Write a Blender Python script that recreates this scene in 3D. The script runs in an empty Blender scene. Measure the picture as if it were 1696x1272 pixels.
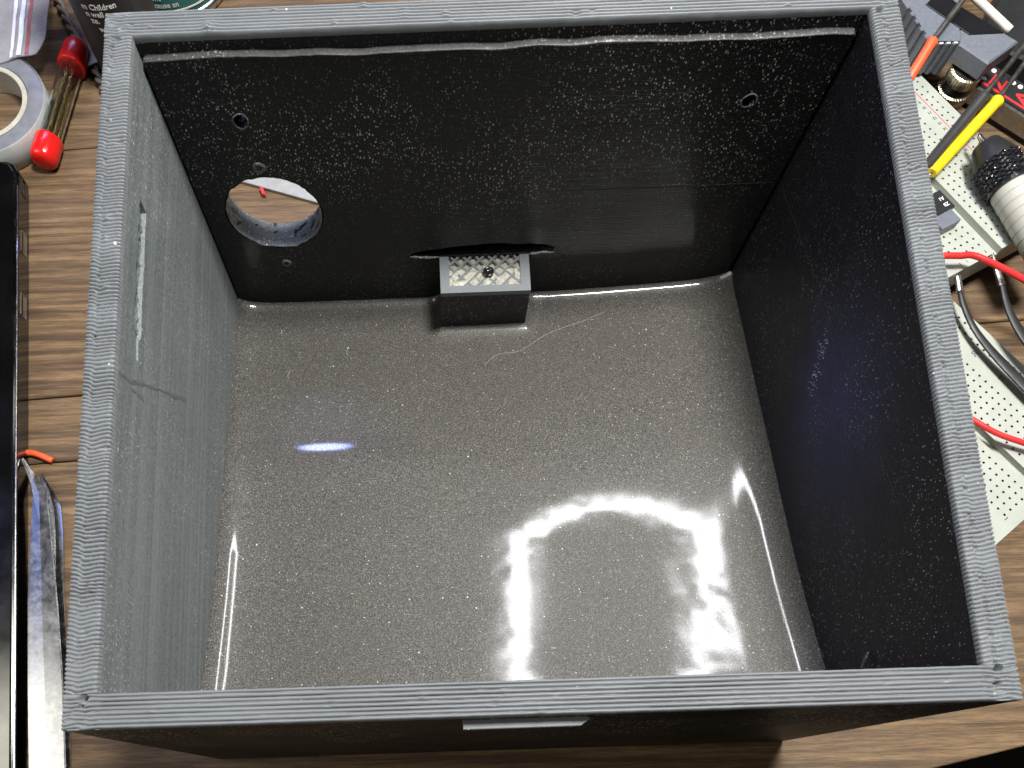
import bpy, bmesh, math, random
import numpy as np
from mathutils import Vector, Matrix, Euler

random.seed(7); rng = np.random.default_rng(11)
S = 0.001                                   # all numbers below are millimetres
scene = bpy.context.scene
COL = scene.collection

# ------------------------------------------------------------------ camera
cam_d = bpy.data.cameras.new('camera'); cam = bpy.data.objects.new('camera', cam_d); COL.objects.link(cam)
cam.location = (-16.9526*S, -88.7374*S, 232.4218*S)
cam.rotation_euler = (0.1968, 0.0140, -0.0308)
cam_d.sensor_width = 36.0; cam_d.sensor_fit = 'HORIZONTAL'
cam_d.lens = 1301.187/1696*36
cam_d.shift_x = 0.07715; cam_d.shift_y = 0.25247
cam_d.clip_start = 0.005; cam_d.clip_end = 20
scene.camera = cam

# ------------------------------------------------------------------ world: a dim evening room
w = bpy.data.worlds.new('World'); scene.world = w; w.use_nodes = True
bg = w.node_tree.nodes['Background']; bg.inputs[0].default_value = (0.62, 0.60, 0.58, 1); bg.inputs[1].default_value = 0.05

# ------------------------------------------------------------------ lamps: LED ring lamp, blue-white screen strip, cream ceiling panel
def area(name, loc, size, size_y, watts, color, look, shape='RECTANGLE', spread=None, roll=0):
    d = bpy.data.lights.new(name, 'AREA'); d.shape = shape; d.size = size*S; d.size_y = size_y*S
    d.energy = watts; d.color = color
    if spread: d.spread = math.radians(spread)
    o = bpy.data.objects.new(name, d); COL.objects.link(o); o.location = Vector(loc)*S
    dr = (Vector(look)-Vector(loc)).normalized()
    o.rotation_euler = dr.to_track_quat('-Z', 'Y').to_euler()
    if roll: o.rotation_euler.rotate_axis('Z', math.radians(roll))
    return o
RING_C = Vector((71.7, 178, 400)); RING_A, RING_B, RING_N = 82, 115, 40        # oval LED ring lamp above and behind the box, tilted at it
RING_AIM = Vector((26, -38, 33)); _n = (RING_AIM-RING_C).normalized(); _s = _n.cross(Vector((0, 0, 1))).normalized(); _u = _s.cross(_n)
for i in range(RING_N):
    a = 2*math.pi*i/RING_N; p = RING_C+_s*RING_A*math.cos(a)+_u*RING_B*math.sin(a)
    area('ring_lamp_led', p, 15, 15, 0.62/RING_N, (0.97, 0.985, 1.0), p+_n, 'DISK')
area('monitor_strip', (-120, 500, 306), 260, 14, 0.5, (0.38, 0.45, 1.0), (-50, 20, 20), roll=4)
area('monitor_strip', (-158, 500, 293), 62, 34, 0.12, (0.45, 0.50, 1.0), (-50, 20, 20), roll=4)
area('blue_screen', (-560, 120, 420), 300, 180, 0.45, (0.25, 0.38, 1.0), (76, 0, 70))
area('blue_indicator', (-420, 60, 330), 34, 20, 0.006, (0.22, 0.36, 1.0), (76.7, -3, 64), spread=5)  # added narrow beam, lays a blue patch on the right wall
area('ceiling_panel', (-960, -190, 1000), 620, 900, 6.5, (1.0, 0.97, 0.86), (-300, -120, 0))
area('desk_lamp', (122, 84, 620), 130, 130, 7.6, (1.0, 0.985, 0.955), (20, 0, 0), 'DISK')

# ------------------------------------------------------------------ view
vs = scene.view_settings
vs.view_transform = 'Standard'; vs.look = 'None'; vs.exposure = 0; vs.gamma = 1; vs.use_curve_mapping = False
scene.cycles.max_bounces = 8; scene.cycles.transparent_max_bounces = 12
scene.cycles.sample_clamp_indirect = 4; scene.cycles.caustics_reflective = False

# ================================================================== materials
class NT:
    def __init__(s, name):
        s.m = bpy.data.materials.new(name); s.m.use_nodes = True; s.t = s.m.node_tree
        s.b = s.t.nodes['Principled BSDF']; s.out = s.t.nodes['Material Output']
    def n(s, typ, **kw):
        nd = s.t.nodes.new(typ)
        for k, v in kw.items():
            if k.startswith('_'): setattr(nd, k[1:], v)
            else: nd.inputs[k.replace('__', ' ')].default_value = v
        return nd
    def l(s, a, b): s.t.links.new(a, b)
    def set(s, **kw):
        for k, v in kw.items():
            k = k.replace('_', ' ')
            if isinstance(v, tuple) and len(v) == 3: v = v+(1,)
            s.b.inputs[k].default_value = v
        return s
    def obj(s, scale=(1, 1, 1), rot=(0, 0, 0)):
        c = s.n('ShaderNodeTexCoord'); mp = s.n('ShaderNodeMapping')
        mp.inputs['Scale'].default_value = scale; mp.inputs['Rotation'].default_value = rot
        s.l(c.outputs['Object'], mp.inputs['Vector']); return mp.outputs['Vector']
    def noise(s, vec, scale, detail=3, rough=0.55):
        nd = s.n('ShaderNodeTexNoise'); nd.inputs['Scale'].default_value = scale
        nd.inputs['Detail'].default_value = detail; nd.inputs['Roughness'].default_value = rough
        s.l(vec, nd.inputs['Vector']); return nd.outputs['Fac']
    def ramp(s, fac, stops, interp='LINEAR'):
        r = s.n('ShaderNodeValToRGB'); e = r.color_ramp.elements; r.color_ramp.interpolation = interp
        while len(e) < len(stops): e.new(0.5)
        for el, (p, c) in zip(e, stops):
            el.position = p; el.color = (c, c, c, 1) if not isinstance(c, tuple) else c+(1,)
        s.l(fac, r.inputs['Fac']); return r.outputs['Color']
    def math(s, op, a, b=None, c=None):
        nd = s.n('ShaderNodeMath', _operation=op)
        for i, v in enumerate((a, b, c)):
            if v is None: continue
            if isinstance(v, (int, float)): nd.inputs[i].default_value = v
            else: s.l(v, nd.inputs[i])
        return nd.outputs[0]
    def mix(s, fac, a, b, mode='MIX'):
        nd = s.n('ShaderNodeMix', _data_type='RGBA', _blend_type=mode)
        for i, v in ((0, fac), (6, a), (7, b)):
            if isinstance(v, tuple): nd.inputs[i].default_value = v+(1,) if len(v) == 3 else v
            elif isinstance(v, (int, float)): nd.inputs[i].default_value = v
            else: s.l(v, nd.inputs[i])
        return nd.outputs[2]
    def bump(s, h, dist, strength=1.0, normal=None):
        nd = s.n('ShaderNodeBump'); nd.inputs['Distance'].default_value = dist*S; nd.inputs['Strength'].default_value = strength
        s.l(h, nd.inputs['Height'])
        if normal is not None: s.l(normal, nd.inputs['Normal'])
        return nd.outputs['Normal']
    def flecks(s, vec, scale, thr, size):
        """small glitter grains: mask 0..1"""
        v = s.n('ShaderNodeTexVoronoi'); v.inputs['Scale'].default_value = scale; v.inputs['Randomness'].default_value = 1
        s.l(vec, v.inputs['Vector'])
        sp = s.n('ShaderNodeSeparateColor'); s.l(v.outputs['Color'], sp.inputs[0])
        pick = s.math('GREATER_THAN', sp.outputs[0], thr)
        rad = s.math('MULTIPLY', sp.outputs[1], size)
        near = s.math('LESS_THAN', v.outputs['Distance'], rad)
        return s.math('MULTIPLY', s.math('MULTIPLY', pick, near), s.math('POWER', sp.outputs[2], 0.6))

def simple(name, col, rough=0.5, metal=0.0, spec=0.5, coat=0.0, vary=0.12, scale=300, bump=0.0, **kw):
    t = NT(name); t.set(Roughness=rough, Metallic=metal, Specular_IOR_Level=spec, Coat_Weight=coat, **kw)
    v = t.obj(); f = t.noise(v, scale, 4, 0.6)
    lo = tuple(c*(1-vary) for c in col); hi = tuple(min(1, c*(1+vary)) for c in col)
    t.l(t.ramp(f, [(0.3, lo), (0.7, hi)]), t.b.inputs['Base Color'])
    r = t.ramp(t.noise(v, scale*0.35, 4, 0.65), [(0.3, max(0, rough-0.07)), (0.75, min(1, rough+0.1))])
    t.l(r, t.b.inputs['Roughness'])
    if bump: t.l(t.bump(f, bump), t.b.inputs['Normal'])
    return t.m

M = {}
# --- grey-black glitter filament, walls
def plastic(name, base, fleck_thr, layer_axis='z', fleck_hi=0.8, sheen=0.25, zsplit=None, streaks=0.0):
    t = NT(name); v = t.obj()
    sep = t.n('ShaderNodeSeparateXYZ'); t.l(v, sep.inputs[0])
    n1 = t.noise(v, 60, 5, 0.6); n2 = t.noise(v, 900, 3, 0.6)
    col = t.mix(n1, tuple(c*0.75 for c in base), tuple(c*1.25 for c in base))
    col = t.mix(t.ramp(t.noise(v, 1700, 2, 0.7), [(0.35, 0.0), (0.7, 0.75)]), col, tuple(c*2.0 for c in base))
    vz = t.obj((1, 1, 0.6))
    f1 = t.flecks(vz, 1400, fleck_thr, 0.42)
    f2 = t.flecks(vz, 2700, fleck_thr-0.10, 0.48)
    fl = t.math('MAXIMUM', f1, t.math('MULTIPLY', f2, 0.8))
    clump = t.ramp(t.noise(v, 35, 3, 0.6), [(0.40, 0.10), (0.60, 1.0)])
    fl = t.math('MULTIPLY', fl, clump)
    if zsplit is not None:      # below this height resin was brushed over the wall: fewer bare grains
        zz = t.n('ShaderNodeMapRange'); zz.inputs['From Min'].default_value = (zsplit-6)*S; zz.inputs['From Max'].default_value = (zsplit+9)*S
        zz.inputs['To Min'].default_value = 0.22; zz.inputs['To Max'].default_value = 1.0
        wob = t.math('ADD', sep.outputs[2], t.math('MULTIPLY', t.math('SUBTRACT', t.noise(v, 25, 3), 0.5), 0.016))
        t.l(wob, zz.inputs['Value']); fl = t.math('MULTIPLY', fl, zz.outputs[0])
    streak = t.noise(t.obj((4, 4, 900)), 1.0, 4, 0.7)
    if streaks:
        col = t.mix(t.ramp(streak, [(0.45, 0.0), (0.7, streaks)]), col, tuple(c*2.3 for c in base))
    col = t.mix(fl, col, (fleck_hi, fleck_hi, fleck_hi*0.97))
    t.l(col, t.b.inputs['Base Color'])
    # print layers: fine horizontal ribs
    wv = t.math('SINE', t.math('MULTIPLY', sep.outputs[2], 2*math.pi/0.0006))
    h = t.math('ADD', t.math('MULTIPLY', wv, 0.35), t.math('MULTIPLY', streak, 1.6))
    b1 = t.bump(h, 0.05, 0.6); b2 = t.bump(n2, 0.06, 0.5, b1)
    t.l(b2, t.b.inputs['Normal'])
    t.l(t.ramp(n1, [(0.3, 0.36), (0.7, 0.52)]), t.b.inputs['Roughness'])
    t.set(Sheen_Weight=sheen, Sheen_Roughness=0.45, Specular_IOR_Level=0.25)
    t.b.inputs['Sheen Tint'].default_value = (0.85, 0.93, 1.0, 1)
    return t.m
M['wall'] = plastic('printed_plastic_wall', (0.0125, 0.0125, 0.013), 0.42, fleck_hi=1.0, sheen=0.0, zsplit=52)
M['dusted'] = plastic('dusty_plastic_wall', (0.118, 0.131, 0.132), 0.78, fleck_hi=0.6, sheen=0.0, streaks=0.5)  # lighter copy of the wall plastic: light on the left wall put into colour
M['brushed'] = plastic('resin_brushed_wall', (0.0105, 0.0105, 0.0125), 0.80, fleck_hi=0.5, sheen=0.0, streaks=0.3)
M["smear"] = simple("grey_smear", (0.125, 0.136, 0.138), 0.5, scale=900, vary=0.4)
M['ledge'] = plastic('ledge_plastic', (0.032, 0.0305, 0.031), 0.55, fleck_hi=0.35, sheen=0.0)
M['rough_cut'] = plastic('cut_plastic_edge', (0.115, 0.122, 0.124), 0.7, sheen=0.0)
# --- rim top
t = NT('printed_plastic_rim'); v = t.obj(); n1 = t.noise(v, 90, 5, 0.65); n2 = t.noise(v, 1500, 3, 0.6)
c = t.mix(n1, (0.110, 0.120, 0.128), (0.160, 0.171, 0.179))
fl = t.math('MAXIMUM', t.flecks(v, 900, 0.985, 0.26), t.math('MULTIPLY', t.flecks(v, 300, 0.985, 0.13), 0.8))
t.l(t.mix(fl, c, (0.75, 0.75, 0.73)), t.b.inputs['Base Color'])
t.l(t.bump(n2, 0.04, 0.5), t.b.inputs['Normal']); t.set(Roughness=0.52, Specular_IOR_Level=0.45, Sheen_Weight=0.2, Sheen_Roughness=0.5)
M['rim'] = t.m
# --- cured resin over grainy print
t = NT('resin_over_grain'); v = t.obj(); g1 = t.noise(v, 2700, 2, 0.7); g2 = t.noise(v, 4200, 2, 0.6); big = t.noise(v, 16, 4, 0.55); br = t.noise(v, 30, 3, 0.5)
col = t.ramp(t.math('ADD', t.math('MULTIPLY', g1, 0.6), t.math('MULTIPLY', g2, 0.4)), [(0.38, (0.014, 0.0132, 0.012)), (0.5, (0.060, 0.0565, 0.051)), (0.6, (0.155, 0.147, 0.134)), (0.70, (0.35, 0.335, 0.31))])
col = t.mix(t.ramp(big, [(0.3, 0.0), (0.7, 0.4)]), col, (0.070, 0.064, 0.056), 'MIX')
fl = t.math('MAXIMUM', t.flecks(v, 900, 0.95, 0.22), t.math('MULTIPLY', t.flecks(v, 1700, 0.86, 0.34), 0.5))
col = t.mix(fl, col, (0.7, 0.7, 0.66))
t.l(col, t.b.inputs['Base Color'])
t.l(t.bump(g1, 0.12, 0.8), t.b.inputs['Normal'])
t.set(Roughness=0.40, Specular_IOR_Level=0.34, Coat_Weight=1.0, Coat_Roughness=0.065, Coat_IOR=1.5)
cb = t.bump(t.noise(v, 140, 3, 0.5), 0.004, 0.3); t.l(cb, t.b.inputs['Coat Normal'])
M['resin'] = t.m
# --- wood
t = NT('brown_wood'); v = t.obj()
oi = t.n('ShaderNodeObjectInfo'); sh = t.n('ShaderNodeVectorMath', _operation='ADD'); t.l(v, sh.inputs[0])
cmb = t.n('ShaderNodeCombineXYZ'); t.l(t.math('MULTIPLY', oi.outputs['Random'], 3.0), cmb.inputs[0]); t.l(t.math('MULTIPLY', oi.outputs['Random'], 1.7), cmb.inputs[1]); t.l(cmb.outputs[0], sh.inputs[1])
def stretch(sx, sy, sz):
    mp = t.n('ShaderNodeMapping'); mp.inputs['Scale'].default_value = (sx, sy, sz); mp.inputs['Rotation'].default_value = (0, 0, math.radians(-3.5)); t.l(sh.outputs[0], mp.inputs['Vector']); return mp.outputs[0]
ga = t.noise(stretch(16, 330, 60), 1.0, 7, 0.72); gb = t.noise(stretch(150, 2300, 60), 1.0, 5, 0.7); gc = t.noise(stretch(6, 40, 10), 1.0, 3, 0.5)
gw = t.noise(stretch(60, 420, 60), 1.0, 5, 0.7)
col = t.ramp(ga, [(0.30, (0.030, 0.016, 0.008)), (0.44, (0.090, 0.052, 0.024)), (0.55, (0.180, 0.110, 0.051)), (0.72, (0.31, 0.205, 0.105))])
col = t.mix(t.ramp(gb, [(0.36, 0.65), (0.52, 0.0)]), col, (0.055, 0.034, 0.020))
col = t.mix(t.ramp(gc, [(0.4, 0.0), (0.7, 0.45)]), col, (0.11, 0.073, 0.045))
t.l(col, t.b.inputs['Base Color'])
hh = t.math('ADD', t.math('MULTIPLY', ga, 0.6), t.math('MULTIPLY', gb, 0.5)); hh = t.math('ADD', hh, t.math('MULTIPLY', gw, 0.7))
col2 = None; t.l(t.bump(hh, 0.5, 0.8), t.b.inputs['Normal']); t.set(Roughness=0.5, Specular_IOR_Level=0.4)
M['wood'] = t.m
M['wood_dark'] = simple('table_core', (0.03, 0.02, 0.013), 0.8)
M['room_floor'] = simple('dark_floor', (0.015, 0.012, 0.01), 0.8, scale=8)
M['black_gloss'] = simple('black_gloss_case', (0.012, 0.012, 0.014), 0.16, spec=0.6, vary=0.2, scale=120)
M['dark_mirror'] = simple('dark_polished_metal', (0.16, 0.158, 0.15), 0.13, 1.0, scale=120, vary=0.12)
M['black_matte'] = simple('black_plastic', (0.018, 0.018, 0.019), 0.45, scale=400, bump=0.02)
M['black_rubber'] = simple('black_coating', (0.013, 0.013, 0.014), 0.5, scale=700, bump=0.05)
M['steel'] = simple('steel', (0.55, 0.55, 0.56), 0.24, 1.0, scale=900, vary=0.1)
M['steel_dull'] = simple('dull_steel', (0.42, 0.40, 0.36), 0.38, 1.0, scale=900, vary=0.18)
M['nickel'] = simple('nickel_brass', (0.56, 0.51, 0.38), 0.3, 1.0, scale=700, vary=0.2)
M['brass'] = simple('brass_bits', (0.62, 0.47, 0.20), 0.32, 1.0, scale=900, vary=0.25)
M['red_cap'] = simple('red_vinyl', (0.62, 0.012, 0.010), 0.22, spec=0.5, scale=200, vary=0.08)
M['red_wire'] = simple('red_insulation', (0.70, 0.028, 0.030), 0.35, scale=300)
M['orange'] = simple('orange_sleeve', (0.80, 0.105, 0.030), 0.38, scale=300)
M['yellow'] = simple('yellow_sleeve', (0.80, 0.56, 0.012), 0.36, scale=300, vary=0.1)
M['dark_sleeve'] = simple('charcoal_sleeve', (0.032, 0.031, 0.031), 0.42, scale=300)
M['white_sleeve'] = simple('white_insulation', (0.72, 0.70, 0.60), 0.4, scale=300)
M['grey_case'] = simple('grey_plastic', (0.135, 0.147, 0.172), 0.42, scale=900, bump=0.02)
M['board'] = simple('breadboard_white', (0.37, 0.39, 0.34), 0.42, scale=120, vary=0.07)
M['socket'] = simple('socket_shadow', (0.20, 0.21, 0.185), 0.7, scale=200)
M['ink'] = simple('grey_print', (0.05, 0.055, 0.06), 0.6)
M['red_ink'] = simple('red_print', (0.55, 0.10, 0.09), 0.6)
M['red_tape'] = simple('red_lettering', (0.72, 0.03, 0.035), 0.5)
M['white_ink'] = simple('white_print', (0.75, 0.75, 0.74), 0.6)
M['ribbed_white'] = simple('cream_white_plastic', (0.44, 0.43, 0.37), 0.4, scale=200, vary=0.06)
M['tape_face'] = simple('grey_tape_edge', (0.16, 0.165, 0.18), 0.35, scale=250, vary=0.2, bump=0.03)
M['tape_core'] = simple('tape_core_card', (0.42, 0.40, 0.33), 0.6)
M['white_card'] = simple('white_card', (0.28, 0.28, 0.275), 0.55)
M['teal'] = simple('teal_label', (0.030, 0.150, 0.130), 0.35, scale=150)
M['lattice'] = simple('lattice_infill', (0.33, 0.32, 0.265), 0.5, scale=900, vary=0.25, bump=0.06)
M['lint'] = simple('pale_lint', (0.62, 0.62, 0.58), 0.8)
M['cord'] = simple('brown_grey_cord', (0.12, 0.095, 0.085), 0.6, scale=900, vary=0.3)
t = NT('clear_glass'); t.set(Base_Color=(0.95, 0.96, 0.93), Roughness=0.03, Transmission_Weight=1.0, IOR=1.45); M['glass'] = t.m
# translucent polythene / clear tape side
def film(name, col, fac, rough):
    t = NT(name); t.set(Base_Color=col, Roughness=rough, Specular_IOR_Level=0.6)
    tr = t.n('ShaderNodeBsdfTransparent'); tr.inputs[0].default_value = (0.93, 0.93, 0.95, 1); mx = t.n('ShaderNodeMixShader')
    v = t.obj(); f = t.ramp(t.noise(v, 130, 4, 0.6), [(0.3, max(0, fac-0.12)), (0.7, min(1, fac+0.12))])
    t.l(f, mx.inputs[0]); t.l(tr.outputs[0], mx.inputs[1]); t.l(t.b.outputs[0], mx.inputs[2]); t.l(mx.outputs[0], t.out.inputs['Surface'])
    t.l(t.bump(t.noise(v, 90, 3), 0.4, 0.6), t.b.inputs['Normal'])
    return t.m
M['film'] = film('polythene_film', (0.42, 0.41, 0.44), 0.5, 0.25)
M['film_zip'] = film('zip_rib', (0.70, 0.70, 0.84), 0.85, 0.22)
M['film_red'] = film('red_print_line', (0.42, 0.10, 0.09), 0.5, 0.4)
M['tape_side'] = film('clear_tape_side', (0.55, 0.57, 0.55), 0.72, 0.25)

# ================================================================== mesh helpers
def V(p): return Vector(p)
def link(name, me, mat, parent=None):
    o = bpy.data.objects.new(name, me); COL.objects.link(o)
    if mat is not None and not me.materials: me.materials.append(mat)
    if parent is not None: o.parent = parent
    return o
def origin_of(parent):
    """world position in mm of the thing a part belongs to"""
    o = Vector((0, 0, 0)); p = parent
    while p is not None: o += p.location/S; p = p.parent
    return o
def mesh(name, verts, faces, mat, parent=None, smooth=False, org=None, angle=None):
    """verts in world millimetres; the object sits at its thing's origin (or org)"""
    o0 = origin_of(parent) if parent is not None else Vector(org if org is not None else (0, 0, 0))
    a = (np.asarray(verts, dtype=float)-np.array(o0))*S
    me = bpy.data.meshes.new(name); me.from_pydata([tuple(x) for x in a], [], [tuple(int(i) for i in f) for f in faces]); me.update()
    bm = bmesh.new(); bm.from_mesh(me); bmesh.ops.recalc_face_normals(bm, faces=bm.faces); bm.to_mesh(me); bm.free()
    if smooth:
        for p in me.polygons: p.use_smooth = True
        if angle is not None: me.set_sharp_from_angle(angle=math.radians(angle))
    ob = link(name, me, M[mat] if isinstance(mat, str) else mat, parent)
    if parent is None: ob.location = o0*S
    return ob
def thing(name, org, label, cat, group=None):
    e = bpy.data.objects.new(name, None); COL.objects.link(e); e.location = Vector(org)*S; e.empty_display_size = 0.01
    e['label'] = label; e['category'] = cat
    if group: e['group'] = group
    return e
def tag(o, label, cat, group=None, kind=None):
    if label: o['label'] = label
    if cat: o['category'] = cat
    if group: o['group'] = group
    if kind: o['kind'] = kind
    return o
def box(x0, x1, y0, y1, z0, z1):
    v = [(x0, y0, z0), (x1, y0, z0), (x1, y1, z0), (x0, y1, z0), (x0, y0, z1), (x1, y0, z1), (x1, y1, z1), (x0, y1, z1)]
    return v, [(0, 3, 2, 1), (4, 5, 6, 7), (0, 1, 5, 4), (1, 2, 6, 5), (2, 3, 7, 6), (3, 0, 4, 7)]
def prism(poly, z0, z1, bevel=0.0):
    """upright prism over a polygon, its top edge chamfered"""
    n = len(poly); P = [Vector((p[0], p[1])) for p in poly]
    ar = sum(P[i].x*P[(i+1) % n].y-P[(i+1) % n].x*P[i].y for i in range(n))
    if ar < 0: P.reverse()
    rings = [(0, z0), (0, z1-bevel), (bevel, z1)] if bevel else [(0, z0), (0, z1)]
    v = []
    for ins, z in rings:
        for i in range(n):
            a, b, c = P[i-1], P[i], P[(i+1) % n]
            d1 = (b-a).normalized(); d2 = (c-b).normalized()
            nn = Vector((-d1.y-d2.y, d1.x+d2.x)); k = nn.length
            nn = nn/k if k > 1e-6 else Vector((0, 0))
            q = b+nn*(ins/max(0.35, k/2)); v.append((q.x, q.y, z))
    f = []
    for r in range(len(rings)-1):
        for i in range(n): f.append((r*n+i, r*n+(i+1) % n, (r+1)*n+(i+1) % n, (r+1)*n+i))
    f.append(tuple(range(n-1, -1, -1))); f.append(tuple(range((len(rings)-1)*n, len(rings)*n)))
    return v, f
def frame_of(ax):
    ax = Vector(ax).normalized(); up = Vector((0, 0, 1)) if abs(ax.z) < 0.95 else Vector((1, 0, 0))
    s = ax.cross(up).normalized(); u = s.cross(ax).normalized(); return s, u, ax
def lathe(p0, axis, prof, seg=24, mod=None, cap=True):
    """prof: list of (distance along axis, radius)"""
    s, u, a = frame_of(axis); p0 = Vector(p0); v = []; f = []
    for j, (d, r) in enumerate(prof):
        for i in range(seg):
            th = 2*math.pi*i/seg; rr = r+(mod(th, d, r) if mod else 0)
            v.append(tuple(p0+a*d+(s*math.cos(th)+u*math.sin(th))*rr))
    for j in range(len(prof)-1):
        for i in range(seg):
            f.append((j*seg+i, j*seg+(i+1) % seg, (j+1)*seg+(i+1) % seg, (j+1)*seg+i))
    if cap:
        f.append(tuple(range(seg-1, -1, -1))); f.append(tuple(range((len(prof)-1)*seg, len(prof)*seg)))
    return v, f
def smooth_path(pts, n=8):
    P = [Vector(p) for p in pts]; out = []
    for i in range(len(P)-1):
        p0 = P[i-1] if i else P[0]*2-P[1]; p1 = P[i]; p2 = P[i+1]; p3 = P[i+2] if i+2 < len(P) else P[-1]*2-P[-2]
        for k in range(n):
            t = k/n
            out.append(0.5*((2*p1)+(p2-p0)*t+(2*p0-5*p1+4*p2-p3)*t*t+(3*p1-p0-3*p2+p3)*t**3))
    out.append(P[-1]); return out
def tube(pts, r, seg=10, n=8, rs=None):
    P = smooth_path(pts, n) if n > 1 else [Vector(p) for p in pts]; v = []; f = []
    for j, p in enumerate(P):
        d = (P[min(j+1, len(P)-1)]-P[max(j-1, 0)]); s, u, a = frame_of(d)
        rr = r if rs is None else rs[min(len(rs)-1, int(j/(len(P)-1)*(len(rs)-1)+0.5))]
        for i in range(seg):
            th = 2*math.pi*i/seg; v.append(tuple(p+(s*math.cos(th)+u*math.sin(th))*rr))
    for j in range(len(P)-1):
        for i in range(seg): f.append((j*seg+i, j*seg+(i+1) % seg, (j+1)*seg+(i+1) % seg, (j+1)*seg+i))
    f.append(tuple(range(seg-1, -1, -1))); f.append(tuple(range((len(P)-1)*seg, len(P)*seg)))
    return v, f
def join(*parts):
    v = []; f = []
    for a, b in parts:
        k = len(v); v += list(a); f += [tuple(i+k for i in q) for q in b]
    return v, f
def text_mesh(txt, height, place, depth=0.04):
    """flat raised lettering; place(x, y, z) maps text mm to world mm"""
    cu = bpy.data.curves.new('lettering', 'FONT'); cu.body = txt; cu.size = height*1.4; cu.align_x = 'CENTER'; cu.align_y = 'CENTER'; cu.extrude = depth; cu.resolution_u = 2; cu.offset = height*0.025
    o = bpy.data.objects.new('lettering', cu); COL.objects.link(o)
    me = o.evaluated_get(bpy.context.evaluated_depsgraph_get()).to_mesh()
    v = [tuple(place(*p.co)) for p in me.vertices]; f = [tuple(p.vertices) for p in me.polygons]
    bpy.data.objects.remove(o); bpy.data.curves.remove(cu); return v, f
def plate(outline, holes, thick, place):
    """sheet with holes: 2-D outline filled by a curve; place(u, v, w) maps to world mm, w in -thick/2..thick/2"""
    cu = bpy.data.curves.new('sheet', 'CURVE'); cu.dimensions = '2D'; cu.fill_mode = 'BOTH'; cu.extrude = thick/2
    for lp in [outline]+holes:
        sp = cu.splines.new('POLY'); sp.points.add(len(lp)-1); sp.use_cyclic_u = True
        for q, p in zip(sp.points, lp): q.co = (p[0], p[1], 0, 1)
    o = bpy.data.objects.new('sheet', cu); COL.objects.link(o)
    me = o.evaluated_get(bpy.context.evaluated_depsgraph_get()).to_mesh()
    v = [tuple(place(*p.co)) for p in me.vertices]; f = [tuple(p.vertices) for p in me.polygons]
    bpy.data.objects.remove(o); bpy.data.curves.remove(cu); return v, f
# smooth value noise for geometry
_tab = rng.random((64, 64))
def vnoise(x, y):
    x = np.asarray(x, float); y = np.asarray(y, float); xi = np.floor(x).astype(int); yi = np.floor(y).astype(int)
    fx = x-xi; fy = y-yi; fx = fx*fx*(3-2*fx); fy = fy*fy*(3-2*fy); g = lambda a, b: _tab[a % 64, b % 64]
    return (g(xi, yi)*(1-fx)*(1-fy)+g(xi+1, yi)*fx*(1-fy)+g(xi, yi+1)*(1-fx)*fy+g(xi+1, yi+1)*fx*fy)*2-1

# ================================================================== setting: table and the dark floor below it
o = mesh('floor', [(-3000, -3000, -720), (3000, -3000, -720), (3000, 3000, -720), (-3000, 3000, -720)], [(0, 1, 2, 3)], 'room_floor'); tag(o, None, None, kind='structure')
table = thing('wooden_table', (0, 0, 0), 'brown wood-grain tabletop of wide boards carrying the box and tools', 'table')
sl = math.tan(math.radians(2.8)); fe = 0.206
def yl(y0, x): return y0+sl*x
def yfront(x): return -84.3+fe*(x-125.4) if x > -60 else -84.3+fe*(-60-125.4)+0.03*(x+60)
seams = [27.0, 49.6, 143.5, 262.0, 420.0]
xs = (-420, -60, 60, 420)
lower = lambda x: yfront(x)
for i, y0 in enumerate(seams):
    lo = lower if i == 0 else (lambda x, yy=seams[i-1]: yl(yy, x)+0.22)
    poly = [(x, lo(x)) for x in xs]+[(x, yl(y0, x)-0.22) for x in reversed(xs)]
    v, f = prism(poly, -4, 0, 0.35); mesh('plank', v, f, 'wood', table)
poly = [(x, yfront(x)+2.0) for x in xs]+[(420, 440), (-420, 400)]
v, f = prism(poly, -19, -2.2, 0.4); mesh('core_board', v, f, 'wood_dark', table)

# ================================================================== the printed box
W2, D2, H, TS, TF = 82.5, 75.13, 97.8, 5.8, 6.18
XI, YI, YB = W2-TS, D2-TF, 67.5          # inner half width, inner half depth, lined back face
LV = 6.9; SLOPE = 0.19                   # resin level at the back; the floor ramps up to the front
bx = thing('printed_box', (0, 0, 0), 'open black 3D-printed box with ribbed grey rim and glossy resin floor', 'box')
def ring(cx, cy, r, n, jit=0.0, sx=1, sy=1, ph=0):
    return [(cx+sx*r*(1+jit*random.uniform(-1, 1))*math.cos(2*math.pi*i/n+ph), cy+sy*r*(1+jit*random.uniform(-1, 1))*math.sin(2*math.pi*i/n+ph)) for i in range(n)]
big = ring(-57.5, 47.7, 12.9, 72, 0.008); hl = ring(-59.1, 77.4, 1.75, 14, 0.16); hr = ring(58.9, 77.8, 1.55, 14, 0.22, 1.1, 0.9)
slot = [(-21.3, 29.0), (-18, 28.6), (-13.4, 28.4), (-6, 28.5), (2, 28.4), (9, 28.5), (13.2, 28.6), (17.5, 29.2), (20.2, 29.6), (20.4, 30.6), (17.6, 31.9), (13, 32.5), (9, 32.4), (6, 33.0), (1, 33.1), (-4, 32.6), (-9, 32.3), (-14, 31.4), (-18, 30.9), (-21.2, 30.0)]
off = lambda lp, k: [(x, z) for x, z in lp]
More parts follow.
